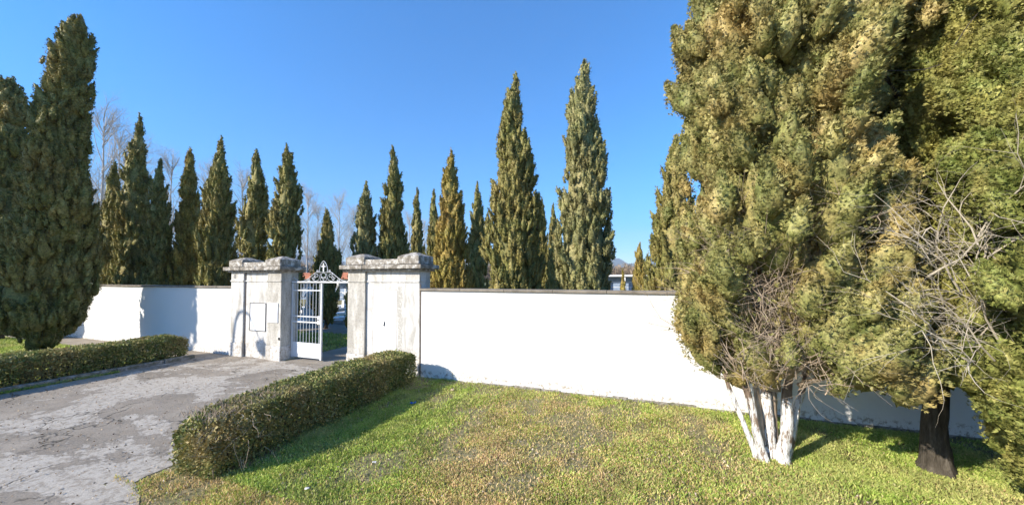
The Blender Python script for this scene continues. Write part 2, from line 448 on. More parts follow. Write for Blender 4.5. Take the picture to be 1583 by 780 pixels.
sheet('cemetery_cross_path', -40, 30, 12.2, 15.2, .012, M['path'])
kb = MB(); x = 0.2
er = random.Random(5)
while x < 6.9:
    kb.box(-13.55 + er.uniform(-.006, .006), -13.42 + er.uniform(-.006, .006), x, min(x + .985, 6.95), -.05, .12 + er.uniform(-.008, .008)); x += 1.0
k = kb.build('kerb', M['kerb'], bevel=.012); k['kind'] = 'structure'

# hills far off
def hills():
    nx, ny = 260, 14; V = []
    rng = np.random.default_rng(4)
    ph = rng.uniform(0, 6.28, 12)
    def ridge(a):
        h = 0
        for i in range(10):
            h += math.sin(a * (7 + i * 9.3) + ph[i]) / (1 + i * .8)
        return h
    for j in range(ny):
        for i in range(nx):
            a = rad(20 + 140 * i / (nx - 1)); t = j / (ny - 1)
            d = 3300 + 2200 * t
            prof = math.sin(min(1, t * 1.25) * PI / 2) if t < .8 else 1 - (t - .8) * 2
            h = 250 + 48 * ridge(a + t * .06) + 25 * math.sin(a * 90 + t * 9) * t
            V.append((d * math.cos(a), d * math.sin(a), max(-3, h * prof * 1.3 - 3 * (j == 0))))
    F = [(j * nx + i, j * nx + i + 1, (j + 1) * nx + i + 1, (j + 1) * nx + i) for j in range(ny - 1) for i in range(nx - 1)]
    o = np_mesh('hills', V, F, M['hill'], smooth=True); o['kind'] = 'structure'
hills()

# ------------------------------------------------------------------ walls
def wall(x0, x1, label):
    r = empty('perimeter_wall', ((x0 + x1) / 2, WY, 0)); tag(r, label, 'wall', 'white perimeter walls')
    c = (x0 + x1) / 2
    L = x1 - x0; nx = int(L / .25)
    mb = MB(); mb.box(x0 - c, x1 - c, 0, .30, -.05, 2.27); mb.build('wall_body', M['wall'], r)
    cp = MB(); er = random.Random(int(x1)); x = x0
    while x < x1 - .01:
        e = min(x + 1.2, x1); d = er.uniform(-.004, .004)
        cp.box(x - c, e - c - .006, -.05 + d, .35 + d, 2.272, 2.335 + d); x = e
    cp.build('coping', M['coping'], r, bevel=.008)
    return r
wl = wall(-34, -12.80, 'long white rendered wall with thin grey coping left of the gate, part shaded by cypress')
wr = wall(-5.30, 16, 'plain white rendered wall with thin coping right of the gate, behind the lawn')
# crumbling footing strip of the right wall
fb = MB(); er = random.Random(8); x = -3.6
while x < 8:
    l = er.uniform(.25, .7); fb.box(x + 5.3 - 5.3, x + l - .01, 7.615 + er.uniform(-.02, .015), WY - .003, -.02, er.uniform(.03, .075)); x += l
f = fb.build('footing', M['kerb'], None, bevel=.01); f.parent = wr; f.location = (-wr.location[0], -WY, 0)

# ------------------------------------------------------------------ gate pillars
def pillar(x0, x1, gate_side, label):
    c = (x0 + x1) / 2; r = empty('gate_pillar', (c, WY, 0)); tag(r, label, 'gate pillar', 'stone capped gate pillars')
    a = x0 - c; b = x1 - c; D = .50
    left_p = (a, a + .62); right_p = (b - .62, b)
    MB().box(a + .03, b - .03, 0, D, -.05, 2.80).build('pier_body', M['pillar'], r)
    for (p0, p1) in (left_p, right_p):
        gs = (p0 == a) == (gate_side == 'left')
        if not gs and gate_side == 'left': continue      # right pillar is smooth on its outer side
        mt = M['pilaster'] if gs else M['pillar']
        MB().box(p0, p1, -.06, D + .02, .46, 2.80).build('pilaster', mt, r, bevel=.008)
        MB().box(p0 - .012, p1 + .012, -.085, D + .03, -.05, .457).build('plinth', M['pillar'], r, bevel=.012)
        MB().box(p0 - .012, p1 + .012, -.085, D + .03, 2.49, 2.535).build('moulding', mt, r, bevel=.01)
    m0 = a + .64 if gate_side == 'left' else a + .64
    m1 = b - .64 if gate_side == 'right' else b - .02
    MB().box(m0, m1, -.022, D + .015, 2.49, 2.53).build('moulding', M['pillar'], r, bevel=.01)
    # cornice, in two steps, with the joints between slabs
    mb = MB(); er = random.Random(int(c * 7))
    segs = [a - .08, a + .68, a + 1.4, b + .08]
    for i in range(3):
        mb.box(segs[i] + .004, segs[i + 1] - .004, -.14, D + .1, 2.80, 2.855)
    mb.build('cornice', M['stone'], r, bevel=.012)
    mb = MB(); segs = [a - .17, a + .66, a + 1.42, b + .17]
    for i in range(3):
        d = er.uniform(-.006, .006)
        mb.box(segs[i] + .004, segs[i + 1] - .004, -.23 + d, D + .18, 2.857, 2.975 + d)
    mb.build('cornice', M['stone'], r, bevel=.02)
    MB().box(a + .6, b - .6, -.10, D + .04, 2.982, 3.13).build('parapet', M['stone'], r, bevel=.02)
    for (p0, p1) in (left_p, right_p):
        MB().box(p0 - .03, p1 + .03, -.13, D + .08, 2.984, 3.20).frustum(p0 - .03, p1 + .03, -.13, D + .08, 3.2005, 3.31, .27).build('cap_block', M['stone'], r, bevel=.022)
    return r
pl = pillar(-12.80, -10.42, 'right', 'broad white gate pillar left of the gate with notice boards on its face')
pr = pillar(-7.72, -5.30, 'left', 'broad white gate pillar right of the gate with a blank door panel')
cL = (-12.80 - 10.42) / 2; cR = (-7.72 - 5.30) / 2
# left pillar: recessed board outline, framed board, plaque, painted shade line, number
def frame(mb, x0, x1, z0, z1, w, y0, y1):
    mb.box(x0, x1, y0, y1, z1 - w, z1); mb.box(x0, x1, y0, y1, z0, z0 + w)
    mb.box(x0, x0 + w, y0, y1, z0 + w, z1 - w); mb.box(x1 - w, x1, y0, y1, z0 + w, z1 - w)
mb = MB(); frame(mb, -11.92 - cL, -11.16 - cL, .88, 1.80, .025, -.022, .028)
fr = mb.build('notice_frame', simple('grey_metal_frame', (.13, .13, .13)), pl)
MB().box(-11.895 - cL, -11.185 - cL, -.012, .02, .905, 1.775).build('notice_panel', M['board'], fr)
mb = MB(); frame(mb, -11.92 - cL, -11.10 - cL, 1.86, 2.36, .018, .018, .028)
mb.build('panel_outline', simple('grey_plaster_joint', (.42, .40, .37)), pl)
MB().box(-10.96 - cL, -10.53 - cL, -.088, -.062, 1.20, 1.82).build('plaque', M['board'], pl, bevel=.004)
MB().tube([(-12.145 - cL, -.005, -.02), (-12.145 - cL, -.005, 2.79)], .014, 8).build('joint_shade', M['joint_shade'], pl)  # thin dark tube standing in for the shadow side of the pilaster
MB().box(-10.50 - cL + .0, -10.44 - cL + 0.0, -.075, -.061, .66, .74).build('switch_box', M['dark_metal'], pl)
def text(body, size, loc, mat, parent, name, ex=.002):
    cu = bpy.data.curves.new(name, 'FONT'); cu.body = body; cu.size = size; cu.extrude = ex
    t = bpy.data.objects.new(name, cu); COL.objects.link(t)
    bpy.context.view_layer.update()
    me = bpy.data.meshes.new_from_object(t); bpy.data.objects.remove(t)
    me.materials.clear(); me.materials.append(mat)
    o = bpy.data.objects.new(name, me); COL.objects.link(o); o.parent = parent; o.location = loc; o.rotation_euler = (rad(90), 0, 0)
text('8', .20, (-12.66 - cL, -.0640, 2.60), simple('grey_number_paint', (.16, .15, .14)), pl, 'house_number')
# right pillar: flush door panel outline, handle
mb = MB(); frame(mb, -6.86 - cR, -6.05 - cR, .52, 2.29, .012, -.004, .02)
mb.build('door_outline', simple('hairline_joint', (.36, .33, .30)), pr)
MB().box(-6.845 - cR, -6.065 - cR, -.0005, .02, .535, 2.275).build('door_panel', M['wall'], pr)
mb = MB(); mb.box(-6.47 - cR, -6.45 - cR, -.02, 0, 1.31, 1.40); mb.box(-6.50 - cR, -6.45 - cR, -.028, -.01, 1.295, 1.312)
mb.build('handle', M['dark_metal'], pr)
s = NT('stained_render', .9, .15)
st = s.noise(5, 7, .7, s.vec((1, 1, .5)))
s.col(s.mix(s.ramp(s.noise(20, 6, .8), [(.42, 0.0), (.52, .85)]), (.6, .59, .56), (.33, .31, .27))); M['stainstrip'] = s.m
# an irregular repaired strip of mouldy render right of the door panel
er = random.Random(2); L_, R_ = [], []
z = .58
while z < 2.42:
    L_.append((-6.00 - cR + er.uniform(-.02, .02) - .02, z)); R_.append((-5.86 - cR + er.uniform(-.04, .03), z)); z += .12
MB().prism(L_ + R_[::-1], -.001, .02).build('mouldy_patch', M['stainstrip'], pr)
MB().tube([(.0, 0, 0), (0, 0, 2.45)], .012, 6).build('joint_strip', M['joint_shade'], wr, loc=(-5.287 - wr.location[0], -.006, 0))

# ------------------------------------------------------------------ gate
GY = 7.95; GX0, GX1 = -10.40, -7.74; GC = (GX0 + GX1) / 2
def leaf(name_root, label, x, rz, flip=1):
    r = empty(name_root, (x, GY, 0), rz); tag(r, label, 'gate leaf', 'white iron gate leaves')
    W = (GX1 - GX0) / 2 - .03; f = flip
    def bx(mb, x0, x1, y0, y1, z0, z1):
        if f < 0: x0, x1 = -x1, -x0
        mb.box(x0, x1, y0, y1, z0, z1)
    mb = MB()
    bx(mb, .0, .05, -.022, .022, .07, 2.44); bx(mb, W - .06, W, -.024, .024, .05, 2.44)
    for z0, z1 in ((2.20, 2.235), (1.37, 1.405), (1.19, 1.23), (.52, .56)): bx(mb, .05, W - .06, -.018, .018, z0, z1)
    mb.build('frame', M['white_metal'], r, bevel=.003)
    for i in range(9):
        x_ = .05 + (W - .11) * (i + .5) / 9
        for z0, z1 in ((.56, 1.19), (1.23, 1.37), (1.405, 2.20), (2.235, 2.42)):
            pass
        MB().tube([(f * x_, 0, .555), (f * x_, 0, 2.43)], .0085, 6).build('bar', M['white_metal'], r)
    mb = MB(); bx(mb, .05, W - .06, -.008, .008, .09, .52); mb.build('bottom_panel', M['white_metal'], r)
    mb = MB()
    for z in (.18, .31, .44): bx(mb, .05, W - .06, -.013, .013, z, z + .012)
    mb.build('panel_rib', M['white_metal'], r)
    mb = MB(); bx(mb, W - .17, W - .055, -.032, .032, 1.16, 1.42); mb.build('lock_box', M['white_metal'], r, bevel=.004)
    mb = MB(); bx(mb, W - .13, W - .1, -.06, -.03, 1.29, 1.31); mb.build('handle', M['dark_metal'], r)
    return r
leaf('gate_leaf', 'closed left leaf of the white iron bar gate between the pillars', GX0, rad(0))
leaf('gate_leaf', 'open white iron gate leaf swung inwards behind the right pillar', GX1, rad(-96), -1)
# overthrow arch
ov = empty('gate_overthrow', (GC, GY, 2.44)); tag(ov, 'white wrought iron scroll arch with a cross above the gate opening', 'ironwork')
HW = (GX1 - GX0) / 2
MB().box(-HW, HW, -.03, .03, .012, .072).build('beam', M['white_metal'], ov, bevel=.004)
def arc(cx, cz, r, a0, a1, n=14, k=1.0):
    return [(cx + r * (1 - (1 - k) * i / n) * math.cos(rad(a0 + (a1 - a0) * i / n)), 0, cz + r * (1 - (1 - k) * i / n) * math.sin(rad(a0 + (a1 - a0) * i / n))) for i in range(n + 1)]
mb = MB()
for sgn in (-1, 1):
    side = [(.92, .07), (.78, .10), (.62, .19), (.48, .30), (.36, .40), (.26, .435), (.17, .42)]
    mb.tube([(sgn * x, 0, z) for x, z in side], .0105, 6)
    # pointed lancet frame around the cross
    mb.tube([(sgn * x, 0, z) for x, z in [(.155, .42), (.165, .52), (.15, .64), (.10, .76), (.05, .83), (0, .87)]], .0105, 6)
    mb.tube([(sgn * x, 0, z) for x, z in [(1.33, .17), (1.25, .21), (1.12, .12), (1.06, .07)]], .007, 6)
mb.tube([(-.16, 0, .425), (.16, 0, .425)], .007, 6)
mb.build('arch_frame', M['white_metal'], ov)
def scroll(mb, cx, cz, r, a0, turns, sgn):
    n = 26; pts = []
    for i in range(n + 1):
        t = i / n; rr = r * (1 - .72 * t); a = rad(a0) + turns * 2 * PI * t
        pts.append((sgn * (cx + rr * math.cos(a)), 0, cz + rr * math.sin(a)))
    mb.tube(pts, .008, 6)
for sgn in (-1, 1):
    mb = MB()
    mb.tube([(sgn * x, 0, z) for x, z in [(.13, .38), (.15, .25), (.20, .13), (.32, .08), (.42, .12), (.47, .2)]], .008, 6)
    scroll(mb, .29, .31, .10, 60, -1.3, sgn); scroll(mb, .40, .21, .075, 20, -1.3, sgn)
    scroll(mb, .60, .12, .055, 200, 1.3, sgn); scroll(mb, .255, .47, .045, 180, -1.2, sgn)
    mb.tube([(sgn * .66, 0, .07), (sgn * .66, 0, .17)], .007, 6)
    mb.tube([(sgn * x, 0, z) for x, z in [(.0, .2), (.05, .24), (.1, .22), (.13, .15), (.1, .09), (.04, .08)]], .0075, 6)
    mb.tube([(sgn * x, 0, z) for x, z in [(.02, .08), (.0, .14), (-.06, .2), (-.1, .24)]], .007, 6)
    mb.build('scroll', M['white_metal'], ov)
mb = MB(); mb.tube(arc(0, .31, .095, 0, 360, 20), .008, 6, cap=False); mb.build('ring', M['white_metal'], ov)
mb = MB(); mb.box(-.022, .022, -.01, .01, .45, .78); mb.box(-.085, -.022, -.01, .01, .635, .675); mb.box(.022, .085, -.01, .01, .635, .675)
mb.build('cross', M['white_metal'], ov)
ov.scale = (1, 1, .80)
ov.location[2] = 2.45

# ------------------------------------------------------------------ hedges
def hedge(x0, x1, y0, y1, h, n, L, W, seed, label, twigs, ragged):
    rng = np.random.default_rng(seed)
    cx, cy = (x0 + x1) / 2, (y0 + y1) / 2
    r = empty('hedge', (cx, cy, 0)); tag(r, label, 'hedge', 'clipped hedges beside the driveway')
    hx, hy = (x1 - x0) / 2, (y1 - y0) / 2
    # surface sampling on a rounded box
    nt_, ns, ne = int(n * 2 * hx * 2 * hy), int(n * h * 2 * hy), int(n * h * 2 * hx * 1.4)
    pts = []; nor = []
    def add(k, f, nn):
        p = f(k); pts.append(p); nor.append(np.tile(nn, (k, 1)))
    U = lambda k: rng.uniform(-1, 1, k)
    Z = lambda k: h * rng.uniform(.03, 1, k) ** .8
    add(nt_, lambda k: np.stack([U(k) * hx, U(k) * hy, np.full(k, h)], 1), (0, 0, 1.))
    add(ns, lambda k: np.stack([np.full(k, hx), U(k) * hy, Z(k)], 1), (1., 0, 0))
    add(ns, lambda k: np.stack([np.full(k, -hx), U(k) * hy, Z(k)], 1), (-1., 0, 0))
    add(ne, lambda k: np.stack([U(k) * hx, np.full(k, hy), Z(k)], 1), (0, 1., 0))
    add(ne, lambda k: np.stack([U(k) * hx, np.full(k, -hy), Z(k)], 1), (0, -1., 0))
    P = np.concatenate(pts); N = np.concatenate(nor).astype(float)
    # lumpy surface: low frequency waves, rounded edges, narrower foot
    y = P[:, 1]; wv = np.sin(y * 2.1 + 1) * .5 + np.sin(y * 5.3 + P[:, 2] * 4 + 2) * .35 + np.sin(y * 11 + P[:, 2] * 7 + P[:, 0] * 6) * .25
    P += N * (wv * .035 * ragged)[:, None]
    foot = np.clip((P[:, 2] / h - .0) / .35, 0, 1); P[:, 0] *= .86 + .14 * foot
    ex = np.abs(P[:, 0]) / hx; ez = P[:, 2] / h; P[:, 2] -= np.clip(ex - .8, 0, 1) * .2 * h * .4 * (ez > .9)
    ey = np.abs(P[:, 1]) / hy; P[:, 2] -= np.clip((ey - (1 - .25 / hy)) * hy / .25, 0, 1) ** 2 * .10 * (ez > .8) + np.clip((P[:, 1] < 0) * (ey - (1 - .8 / hy)) * hy / .8, 0, 1) ** 1.5 * .16 * ez * (ragged > 1)
    P += -N * (rng.exponential(.035, len(P)) - .02)[:, None] + rng.normal(size=P.shape) * .015
    D = norm(N * .7 + np.array([0, 0, .55]) + rng.normal(size=P.shape) * .6)
    m = len(P)
    V, F = leaves(P, D, L * rng.uniform(.6, 1.4, m), W * rng.uniform(.7, 1.3, m), 2, .9, rng)
    o = np_mesh('foliage', V, F, M['hedge'], r)
    # dark woody inside
    mb = MB(); er = random.Random(seed); k = int(2 * hy / .16)
    for i in range(k):
        yy = -hy + .1 + (2 * hy - .2) * i / (k - 1)
        for q in range(3):
            x_ = er.uniform(-.25, .25) * hx * 2; x2 = x_ + er.uniform(-.25, .25)
            x2 = max(-hx * .85, min(hx * .85, x2))
            mb.tube([(x_, yy, -.02), ((x_ + x2) / 2, yy + er.uniform(-.06, .06), h * .4), (x2, yy + er.uniform(-.12, .12), h * .93)], [.016, .011, .004], 5)
    mb.build('stems', M['bark'], r)
    inner, fi = [], []
    b = MB(); b.box(-hx * .72, hx * .72, -hy + .16, hy - .16, .14 * h, h * .86)
    # inner thicket of old leaves
    k = int(n * hx * hy * h * 3.0)
    Pi = np.stack([rng.uniform(-.85, .85, k) * hx, rng.uniform(-1, 1, k) * (hy - .06), rng.uniform(.06, .93, k) * h], 1)
    V, F = leaves(Pi, norm(rng.normal(size=Pi.shape)), np.full(k, L * 1.6), np.full(k, W * 1.8), 2, .9, rng)
    np_mesh('inner_foliage', V, F, M['hedge'], r)
    # bare twigs sticking out of the top and side
    if twigs:
        mb = MB()
        for i in range(twigs):
            yy = er.uniform(-hy, hy) if i > twigs // 3 else er.uniform(-hy, -hy + 1.3)
            x_ = er.uniform(-hx, hx) * .9; p = np.array((x_, yy, h * .93)); d = np.array((er.uniform(-.5, .5), er.uniform(-.5, .5), .6))
            pp = [p]
            for q in range(3): pp.append(pp[-1] + d * .045); d = d + np.array([er.uniform(-.4, .4) for _ in range(3)])
            mb.tube(pp, [.0035, .003, .0025, .001], 3)
        mb.build('bare_twigs', M['twig'], r)['kind'] = 'stuff'
    return r
h1 = hedge(-5.82, -5.06, 2.82, 7.12, .79, 2600, .034, .022, 11, 'clipped brownish green hedge in front of the right gate pillar, bare twigs on top', 900, 1.3)
h2 = hedge(-14.45, -13.63, -.2, 6.82, .72, 1500, .045, .03, 12, 'low dark clipped hedge behind the kerb on the left of the driveway', 250, .8)
# broken twigs hanging out of the near end
er = random.Random(21); mb = MB()
for i in range(38):
    p = np.array((er.uniform(.15, .6), -2.2 + er.uniform(0, .7), er.uniform(.15, .75))); d = np.array((er.uniform(.1, .6), er.uniform(-.8, .0), er.uniform(-.9, .5)))
    pp = [p]
    for q in range(5): pp.append(pp[-1] + d * .07); d = d + np.array([er.uniform(-.35, .35), er.uniform(-.35, .35), er.uniform(-.45, .25)])
    mb.tube(pp, [.0032, .003, .0026, .002, .0015, .001], 4)
mb.build('broken_twigs', M['twig'], h1)

# ------------------------------------------------------------------ cypresses
def prof_fn(kind):
    P = {'column': [(0, .55), (.06, .8), (.22, 1), (.45, .95), (.65, .78), (.8, .55), (.92, .28), (1, .03)],
         'spire': [(0, .6), (.06, .85), (.2, 1), (.4, .93), (.6, .74), (.78, .48), (.90, .24), (.96, .10), (1, .01)],
         'bushy': [(0, .8), (.1, 1), (.25, .98), (.4, .78), (.6, .62), (.8, .42), (.93, .2), (1, .03)],
         'blunt': [(0, .22), (.035, .62), (.10, .97), (.2, 1), (.4, .88), (.6, .66), (.78, .52), (.92, .40), (.97, .26), (1, .06)]}[kind]
    xs = [p[0] for p in P]; ys = [p[1] for p in P]
    return lambda t: float(np.interp(t, xs, ys))

def cypress(x, y, h, r, kind, mat, label, seed, group='cypresses inside the cemetery wall', near=False, lean=(0, 0), clear=.35, tallness=2.3, name='cypress_tree'):
    rt = empty(name, (x, y, 0)); tag(rt, label, 'cypress', group)
    f = prof_fn(kind); rng = np.random.default_rng(seed); ph = rng.uniform(0, 6.28, 6)
    z0 = clear
    def cf(z): t = z / h; return (lean[0] * t + .06 * r * math.sin(z * 1.3 + ph[0]), lean[1] * t + .06 * r * math.sin(z * 1.1 + ph[1]))
    def rf(z, t):
        q = f(min(1, max(0, (z - z0) / (h - z0))))
        return r * q * (1 + .09 * math.sin(2 * t + z * .9 + ph[2]) + .07 * math.sin(3 * t - z * 1.7 + ph[3]) + .06 * math.sin(z * 3.1 + ph[4] + t))
    mb = MB(); mb.tube([(0, 0, -.1), (.0, 0, .3), (lean[0] * .3, lean[1] * .3, h * .3), (lean[0] * .9, lean[1] * .9, h * .9)], [r * .17, r * .13, r * .09, .02], 9)
    mb.build('trunk', M['bark'], rt, smooth=True)
    area = 2 * PI * r * h * .6
    if near: nl, lb, per, L, W = int(area * 30), .12, 230, .052, .018
    else: nl, lb, per, L, W = int(area * 20), .125, 110, .070, .026
    crown('crown', cf, rf, z0, h, mat, rt, nl, lb, per, L, W, 3, .9, seed, tallness, .70, .07, grid=(10, 12) if near else (8, 9), out_tilt=.22)
    return rt

def at(px, d):
    """ground point seen at photo column px, d metres ahead of the camera"""
    a = (px - 791.5) / 520 * d
    return a * math.cos(YAW) - d * math.sin(YAW), a * math.sin(YAW) + d * math.cos(YAW)
def hgt(py, d): return CAMZ + (430 - py) * d / 520
def rpx(wpx, d, px):
    a = (px - 791.5) / 520
    return wpx / 2 * d / 520 / math.sqrt(1 + a * a)
K = [ # px centre, px width, top py, depth, profile, material, label
 (172, 50, 247, 18.0, 'column', 'cyp', 'shorter dark cypress behind the wall, nearest to the big roadside cypress'),
 (207, 70, 172, 17.5, 'spire', 'cyp', 'tallest pointed cypress in the row behind the left wall'),
 (243, 50, 243, 16.8, 'column', 'cyp', 'slim cypress pressed against the right side of the tallest one behind left wall'),
 (290, 64, 227, 17.6, 'bushy', 'cyp_gold', 'cypress with a wide yellowish foot behind the middle of the left wall'),
 (336, 66, 207, 16.6, 'spire', 'cyp', 'cypress with a ragged double tip behind the wall left of the gate pillar'),
 (392, 50, 229, 16.6, 'column', 'cyp', 'even column cypress rising directly behind the left gate pillar'),
 (441, 54, 221, 16.0, 'column', 'cyp', 'dark cypress above the gate side of the left gate pillar'),
 (505, 44, 320, 17.5, 'spire', 'cyp', 'dark shaded cypress seen through the gate opening'),
 (564, 46, 278, 19.0, 'spire', 'cyp_grey', 'grey green cypress with loose tip beside the gate edge of the right pillar'),
 (607, 50, 222, 19.5, 'spire', 'cyp', 'tall cypress rising behind the right gate pillar'),
 (644, 26, 288, 27.0, 'spire', 'cyp', 'thin dark distant cypress right of the tall one over the right pillar'),
 (670, 28, 291, 25.0, 'spire', 'cyp', 'thin cypress half hidden by the golden one at the start of the right wall'),
 (697, 58, 228, 17.0, 'spire', 'cyp_gold', 'golden green pointed cypress at the left end of the right wall'),
 (738, 34, 280, 22.5, 'spire', 'cyp', 'dark cypress between the golden one and the first of the two tallest'),
 (795, 82, 106, 14.5, 'spire', 'cyp', 'left one of the two tallest cypresses behind the right wall'),
 (838, 24, 303, 27.0, 'spire', 'cyp', 'left small dark cypress of the pair between the two tallest'),
 (856, 26, 313, 26.0, 'spire', 'cyp', 'right small dark cypress of the pair between the two tallest'),
 (903, 80, 86, 14.0, 'column', 'cyp_grey', 'grey green cypress, the tallest behind the right wall'),
 (989, 24, 374, 30.0, 'spire', 'cyp_gold', 'small lone yellowish cypress standing before the hills'),
 (963, 9, 415, 33.0, 'spire', 'cyp_gold', 'tiny narrow cypress in front of the white burial block'),
 (545, 24, 398, 15.5, 'spire', 'cyp_gold', 'slim yellow green cypress beside the right pillar seen in the gate opening'),
 (1046, 90, 205, 12.5, 'spire', 'cyp', 'cypress behind the wall, partly hidden by the whitewashed tree'),
]
for i, (px, wd, top, d, kd, mt, lb) in enumerate(K):
    x, y = at(px, d); h = hgt(top, d)
    ln = (0, 0)
    cypress(x, y, h, rpx(wd, d, px), kd, M[mt], lb, 100 + i, lean=ln)

# roadside cypresses on the left verge
cypress(-18.9, 5.45, 11.6, 1.0, 'blunt', M['cyp'], 'huge blunt topped cypress on the grass behind the left hedge', 201, 'cypresses outside the wall on the left', near=True, lean=(.9, .25), clear=.28)
cypress(-25.15, 6.2, 11.2, 1.1, 'blunt', M['cyp'], 'second big cypress at the left edge, behind the huge blunt topped one', 202, 'cypresses outside the wall on the left', near=False, clear=.4)

cypress(-22.15, .5, 12.5, 1.15, 'column', M['cyp'], 'roadside cypress outside the picture whose shadow lies on the left wall', 203, 'cypresses outside the wall on the left', clear=.3)

# ------------------------------------------------------------------ the big trees on the right
def near_tree(x, y, h, rx, prof, mat, label, seed, hole=None, z0=1.35, lobe=.185, dens=22, per=760, L=.043, W=.0125, lean=(0, 0), name='x'):
    rt = empty('cypress_tree', (x, y, 0)); tag(rt, label, 'cypress', 'big trees on the lawn at the right')
    rng = np.random.default_rng(seed); ph = rng.uniform(0, 6.28, 8)
    xs = [p[0] for p in prof]; ys = [p[1] for p in prof]
    def cf(z): t = z / h; return (lean[0] * t, lean[1] * t)
    def rf(z, t):
        q = float(np.interp(z, xs, ys))
        return rx * q * (1 + .11 * math.sin(2 * t + z * .8 + ph[2]) + .09 * math.sin(3 * t - z * 1.5 + ph[3]) + .06 * math.sin(z * 2.7 + ph[4] + 2 * t))
    area = 2 * PI * rx * (h - z0) * .75
    crown('crown', cf, rf, z0, h, mat, rt, int(area * dens), lobe, per, L, W, 4, .7, seed, 1.75, .5 if hole is None else 0, .15, hole, grid=(10, 12))
    return rt, cf, rf

def branch(mb, p, d, L, r, depth, er, kids=3, gn=.25, n=5, grav=0):
    steps = 4; pts = [p]; rr = [r]; dd = d / np.linalg.norm(d)
    for i in range(steps):
        dd = dd + np.array([er.gauss(0, gn), er.gauss(0, gn), er.gauss(0, gn) + grav]); dd /= np.linalg.norm(dd)
        pts.append(pts[-1] + dd * L / steps); rr.append(r * (1 - .6 * (i + 1) / steps))
    mb.tube(pts, rr, n if depth > 0 else 3, cap=False)
    if depth <= 0: return
    for k in range(kids):
        i = er.randint(1, steps); q = pts[i]
        nd = dd * .8 + np.array([er.gauss(0, .55), er.gauss(0, .55), er.gauss(0, .45) + .1])
        branch(mb, q, nd, L * er.uniform(.5, .75), rr[i] * .65, depth - 1, er, kids, gn, n, grav)

# T1: multi-stem whitewashed tree. its side facing the road is open low down
face = math.atan2(-5.0, -1.6)
def hole1(z, t):
    dt = abs((t - face + PI) % (2 * PI) - PI)
    if z < 1.75 and dt < .7: return .93
    if z < 2.9 and dt < .5: return .72
    if z < 3.5 and dt < .7: return .35
    return 0
prof1 = [(1.25, .42), (1.45, .95), (1.9, 1.1), (2.4, 1.08), (3.2, 1.0), (4.5, 1.0), (5.5, .92), (6.8, .80), (8, .58), (9, .3), (9.6, .03)]
T1, cf1, rf1 = near_tree(1.89, 5.86, 9.6, 1.22, prof1, M['cyp_near'], 'big multi stemmed cypress with whitewashed trunks in front of the wall', 301, hole1, lean=(.3, 0))
er = random.Random(31)
mb = MB()
stems = [((-.24, -.06), (-.62, -.1, 1.25), .055), ((-.16, -.14), (-.40, -.12, 1.35), .075), ((-.02, .08), (-.05, .15, 1.5), .12),
         ((.15, -.10), (.20, -.08, 1.25), .115), ((.20, .0), (.42, .05, 1.25), .075), ((.05, .16), (.15, .4, 1.4), .07), ((-.12, .12), (-.3, .4, 1.5), .07)]
ends = []
for (bx_, by_), (tx, ty, tz), r_ in stems:
    p0 = np.array((bx_ * .66, by_ * .66, -.05)); p1 = np.array((tx * 1.0, ty * .9, tz)); r_ *= .56
    pts = [p0 + (p1 - p0) * t + np.array((er.uniform(-.02, .02), er.uniform(-.02, .02), 0)) for t in (0, .15, .35, .55, .78, 1)]
    mb.tube(pts, [r_ * 1.6, r_ * 1.22, r_ * 1.05, r_ * .96, r_ * .84, r_ * .62], 16, True, .13)
    ends.append((p1, p1 - p0, r_ * .62))
mb.build('stems', M['whitewash'], T1, smooth=True)
mb = MB()
for p0, p1, r_ in (((-.05, .06, -.05), (-.2, .1, 1.3), .04), ((.06, .08, -.05), (.06, .14, 1.35), .045)):
    p0 = np.array(p0); p1 = np.array(p1)
    mb.tube([p0 + (p1 - p0) * t for t in (0, .3, .6, 1)], [r_ * 1.3, r_, r_ * .9, r_ * .6], 14, True, .15)
mb.build('unpainted_stems', M['twig'], T1, smooth=True)
mb = MB()
for p, d, r_ in ends:
    for k in range(3):
        nd = d / np.linalg.norm(d) * np.array((.5, .5, 1)) + np.array((er.gauss(0, .3), er.gauss(0, .3), 0))
        branch(mb, p - d * .03, nd, 1.15, r_ * .75, 2, er, 4, .12, 6)
mb.tube([(.15, -.1, 1.2), (.35, -.15, 1.9), (.75, -.3, 2.7)], [.06, .045, .03], 8)
mb.tube([(-.35, -.1, 1.1), (-.3, -.25, 1.6), (-.55, -.3, 2.2)], [.04, .03, .02], 8)
mb.tube([(.3, -.05, 1.1), (.75, -.3, 1.45), (1.1, -.35, 1.6)], [.035, .028, .015], 8)
mb.tube([(0, 0, 1.0), (.1, .05, 3.5), (.25, 0, 8)], [.12, .08, .02], 8)
mb.build('branches', M['twig'], T1, smooth=True)
# thicket of dead twigs in the open middle
mb = MB()
for i in range(520):
    a = face + er.gauss(0, .5); rr = er.uniform(.25, 1.2); z = er.uniform(1.15, 3.3)
    p = np.array((rr * math.cos(a) * .8, rr * math.sin(a) * .8, z))
    d = np.array((math.cos(a) * .5 + er.gauss(0, .4), math.sin(a) * .5 + er.gauss(0, .4), .7 + er.gauss(0, .35)))
    branch(mb, p, d, er.uniform(.3, .75), er.uniform(.0025, .008), 1, er, 4, .2, 4)
mb.build('dead_twigs', M['twig'], T1)

